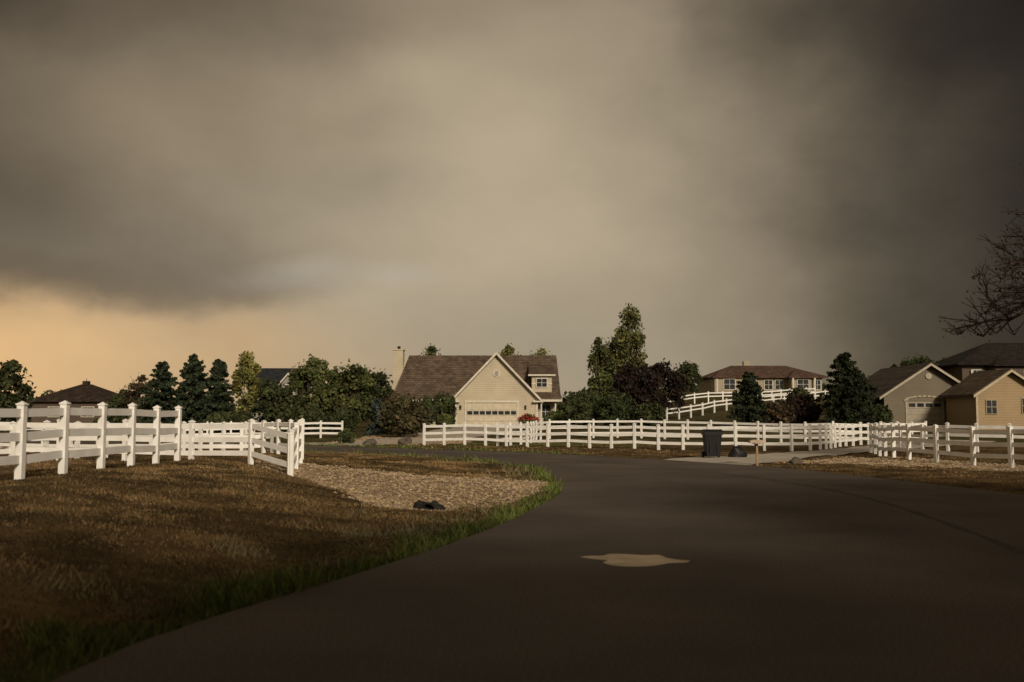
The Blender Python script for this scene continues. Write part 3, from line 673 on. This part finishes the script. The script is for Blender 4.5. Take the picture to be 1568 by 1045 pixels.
# ------------------------------------------------------------------ world: storm sky
w=bpy.data.worlds.new("World"); scene.world=w; w.use_nodes=True; nt=w.node_tree; nt.nodes.clear(); N=nt.nodes.new; L=nt.links.new
sun_dir=Vector((0.30,-0.90,0.40)).normalized(); el=math.asin(sun_dir.z); az=math.atan2(sun_dir.x,sun_dir.y)
sky=N('ShaderNodeTexSky'); sky.sky_type='NISHITA'; sky.sun_disc=False; sky.sun_elevation=el; sky.sun_rotation=az
bg1=N('ShaderNodeBackground'); bg1.inputs['Strength'].default_value=0.05; L(sky.outputs[0],bg1.inputs['Color'])
tc=N('ShaderNodeTexCoord'); nrm=N('ShaderNodeVectorMath'); nrm.operation='NORMALIZE'; L(tc.outputs['Generated'],nrm.inputs[0])
def stretch(sc):
    mp=N('ShaderNodeVectorMath'); mp.operation='MULTIPLY'; mp.inputs[1].default_value=sc; L(nrm.outputs[0],mp.inputs[0]); return mp.outputs[0]
nz=N('ShaderNodeTexNoise'); nz.inputs['Scale'].default_value=4.5; nz.inputs['Detail'].default_value=6; nz.inputs['Roughness'].default_value=.55; L(stretch((1,1,1.4)),nz.inputs['Vector'])
sb=N('ShaderNodeVectorMath'); sb.operation='SUBTRACT'; sb.inputs[1].default_value=(.5,.5,.5); L(nz.outputs['Color'],sb.inputs[0])
sc=N('ShaderNodeVectorMath'); sc.operation='MULTIPLY'; sc.inputs[1].default_value=(.20,.0,.10); L(sb.outputs[0],sc.inputs[0])
dv=N('ShaderNodeVectorMath'); dv.operation='ADD'; L(nrm.outputs[0],dv.inputs[0]); L(sc.outputs[0],dv.inputs[1])
rgb=N('ShaderNodeRGB'); rgb.outputs[0].default_value=lin((148,133,109)); cur=rgb.outputs[0]
blobs=[(0.0,1.1,1.3,.60,(84,72,57),.9),
 (.0,1.3,1.3,.5,(80,68,54),.7),
 (.0,.20,.54,.36,(182,166,140),1.0),
 (.74,.28,.52,.9,(30,23,17),1.0),
 (.60,.48,.34,.26,(35,28,21),.95),
 (.62,.05,.28,.25,(40,33,25),.8),
 (-.64,.52,.38,.28,(44,35,26),.95),
 (-.56,.22,.24,.13,(82,71,57),.65),
 (-.36,.31,.26,.09,(146,130,105),.6),
 (-.30,.43,.28,.06,(104,90,72),.6),
 (-.38,.165,.28,.06,(112,101,85),.6),
 (-.20,.225,.14,.05,(138,126,108),.45),
 (-.52,.050,.38,.092,(236,190,132),1.0),
 (-.25,.04,.32,.07,(188,162,127),.7),
 (-.50,.142,.30,.030,(94,83,67),.7),
 (-.22,.143,.10,.022,(174,164,147),.55),
 (-.10,.137,.045,.016,(180,170,154),.5),
 (.0,.06,.34,.08,(160,148,127),.6),
 (.115,.40,.10,.07,(163,147,124),.7)]
for (b_,v_,sx,sz,col,st) in blobs:
    c=Vector((b_,1,v_)).normalized()
    s1=N('ShaderNodeVectorMath'); s1.operation='SUBTRACT'; s1.inputs[1].default_value=c; L(dv.outputs[0],s1.inputs[0])
    s2=N('ShaderNodeVectorMath'); s2.operation='MULTIPLY'; s2.inputs[1].default_value=(1/sx,.8,1/sz); L(s1.outputs[0],s2.inputs[0])
    ln=N('ShaderNodeVectorMath'); ln.operation='LENGTH'; L(s2.outputs[0],ln.inputs[0])
    mr=N('ShaderNodeMapRange'); mr.interpolation_type='SMOOTHSTEP'; mr.inputs['From Min'].default_value=0; mr.inputs['From Max'].default_value=1.15; mr.inputs['To Min'].default_value=st; mr.inputs['To Max'].default_value=0
    L(ln.outputs['Value'],mr.inputs['Value'])
    mx=N('ShaderNodeMix'); mx.data_type='RGBA'; L(mr.outputs[0],mx.inputs['Factor']); L(cur,mx.inputs['A']); mx.inputs['B'].default_value=lin(col); cur=mx.outputs['Result']
n2=N('ShaderNodeTexNoise'); n2.inputs['Scale'].default_value=4.2; n2.inputs['Detail'].default_value=6; n2.inputs['Roughness'].default_value=.5; L(stretch((1,1,1.9)),n2.inputs['Vector'])
m2=N('ShaderNodeMapRange'); m2.inputs['From Min'].default_value=.3; m2.inputs['From Max'].default_value=.7; m2.inputs['To Min'].default_value=.89; m2.inputs['To Max'].default_value=1.11; L(n2.outputs['Fac'],m2.inputs['Value'])
sc2=N('ShaderNodeVectorMath'); sc2.operation='SCALE'; L(cur,sc2.inputs[0]); L(m2.outputs[0],sc2.inputs['Scale'])
bg2=N('ShaderNodeBackground'); L(sc2.outputs[0],bg2.inputs['Color'])
ms=N('ShaderNodeMixShader'); ms.inputs[0].default_value=.97; L(bg1.outputs[0],ms.inputs[1]); L(bg2.outputs[0],ms.inputs[2])
out=N('ShaderNodeOutputWorld'); L(ms.outputs[0],out.inputs['Surface'])

sl=bpy.data.lights.new('sun','SUN'); sl.energy=3.1; sl.angle=math.radians(11); sl.color=(1,.87,.69)
so=bpy.data.objects.new('sun',sl); scene.collection.objects.link(so); so.rotation_euler=sun_dir.to_track_quat('Z','Y').to_euler(); so.location=(0,-20,30)

cam=bpy.data.cameras.new('camera'); co=bpy.data.objects.new('camera',cam); scene.collection.objects.link(co); scene.camera=co
cam.lens=35; cam.sensor_width=36; cam.clip_end=5000; co.location=(0,0,1.55)
co.rotation_euler=(math.radians(90+4.43),0,0)
cam.dof.use_dof=True; cam.dof.focus_distance=40; cam.dof.aperture_fstop=1.4
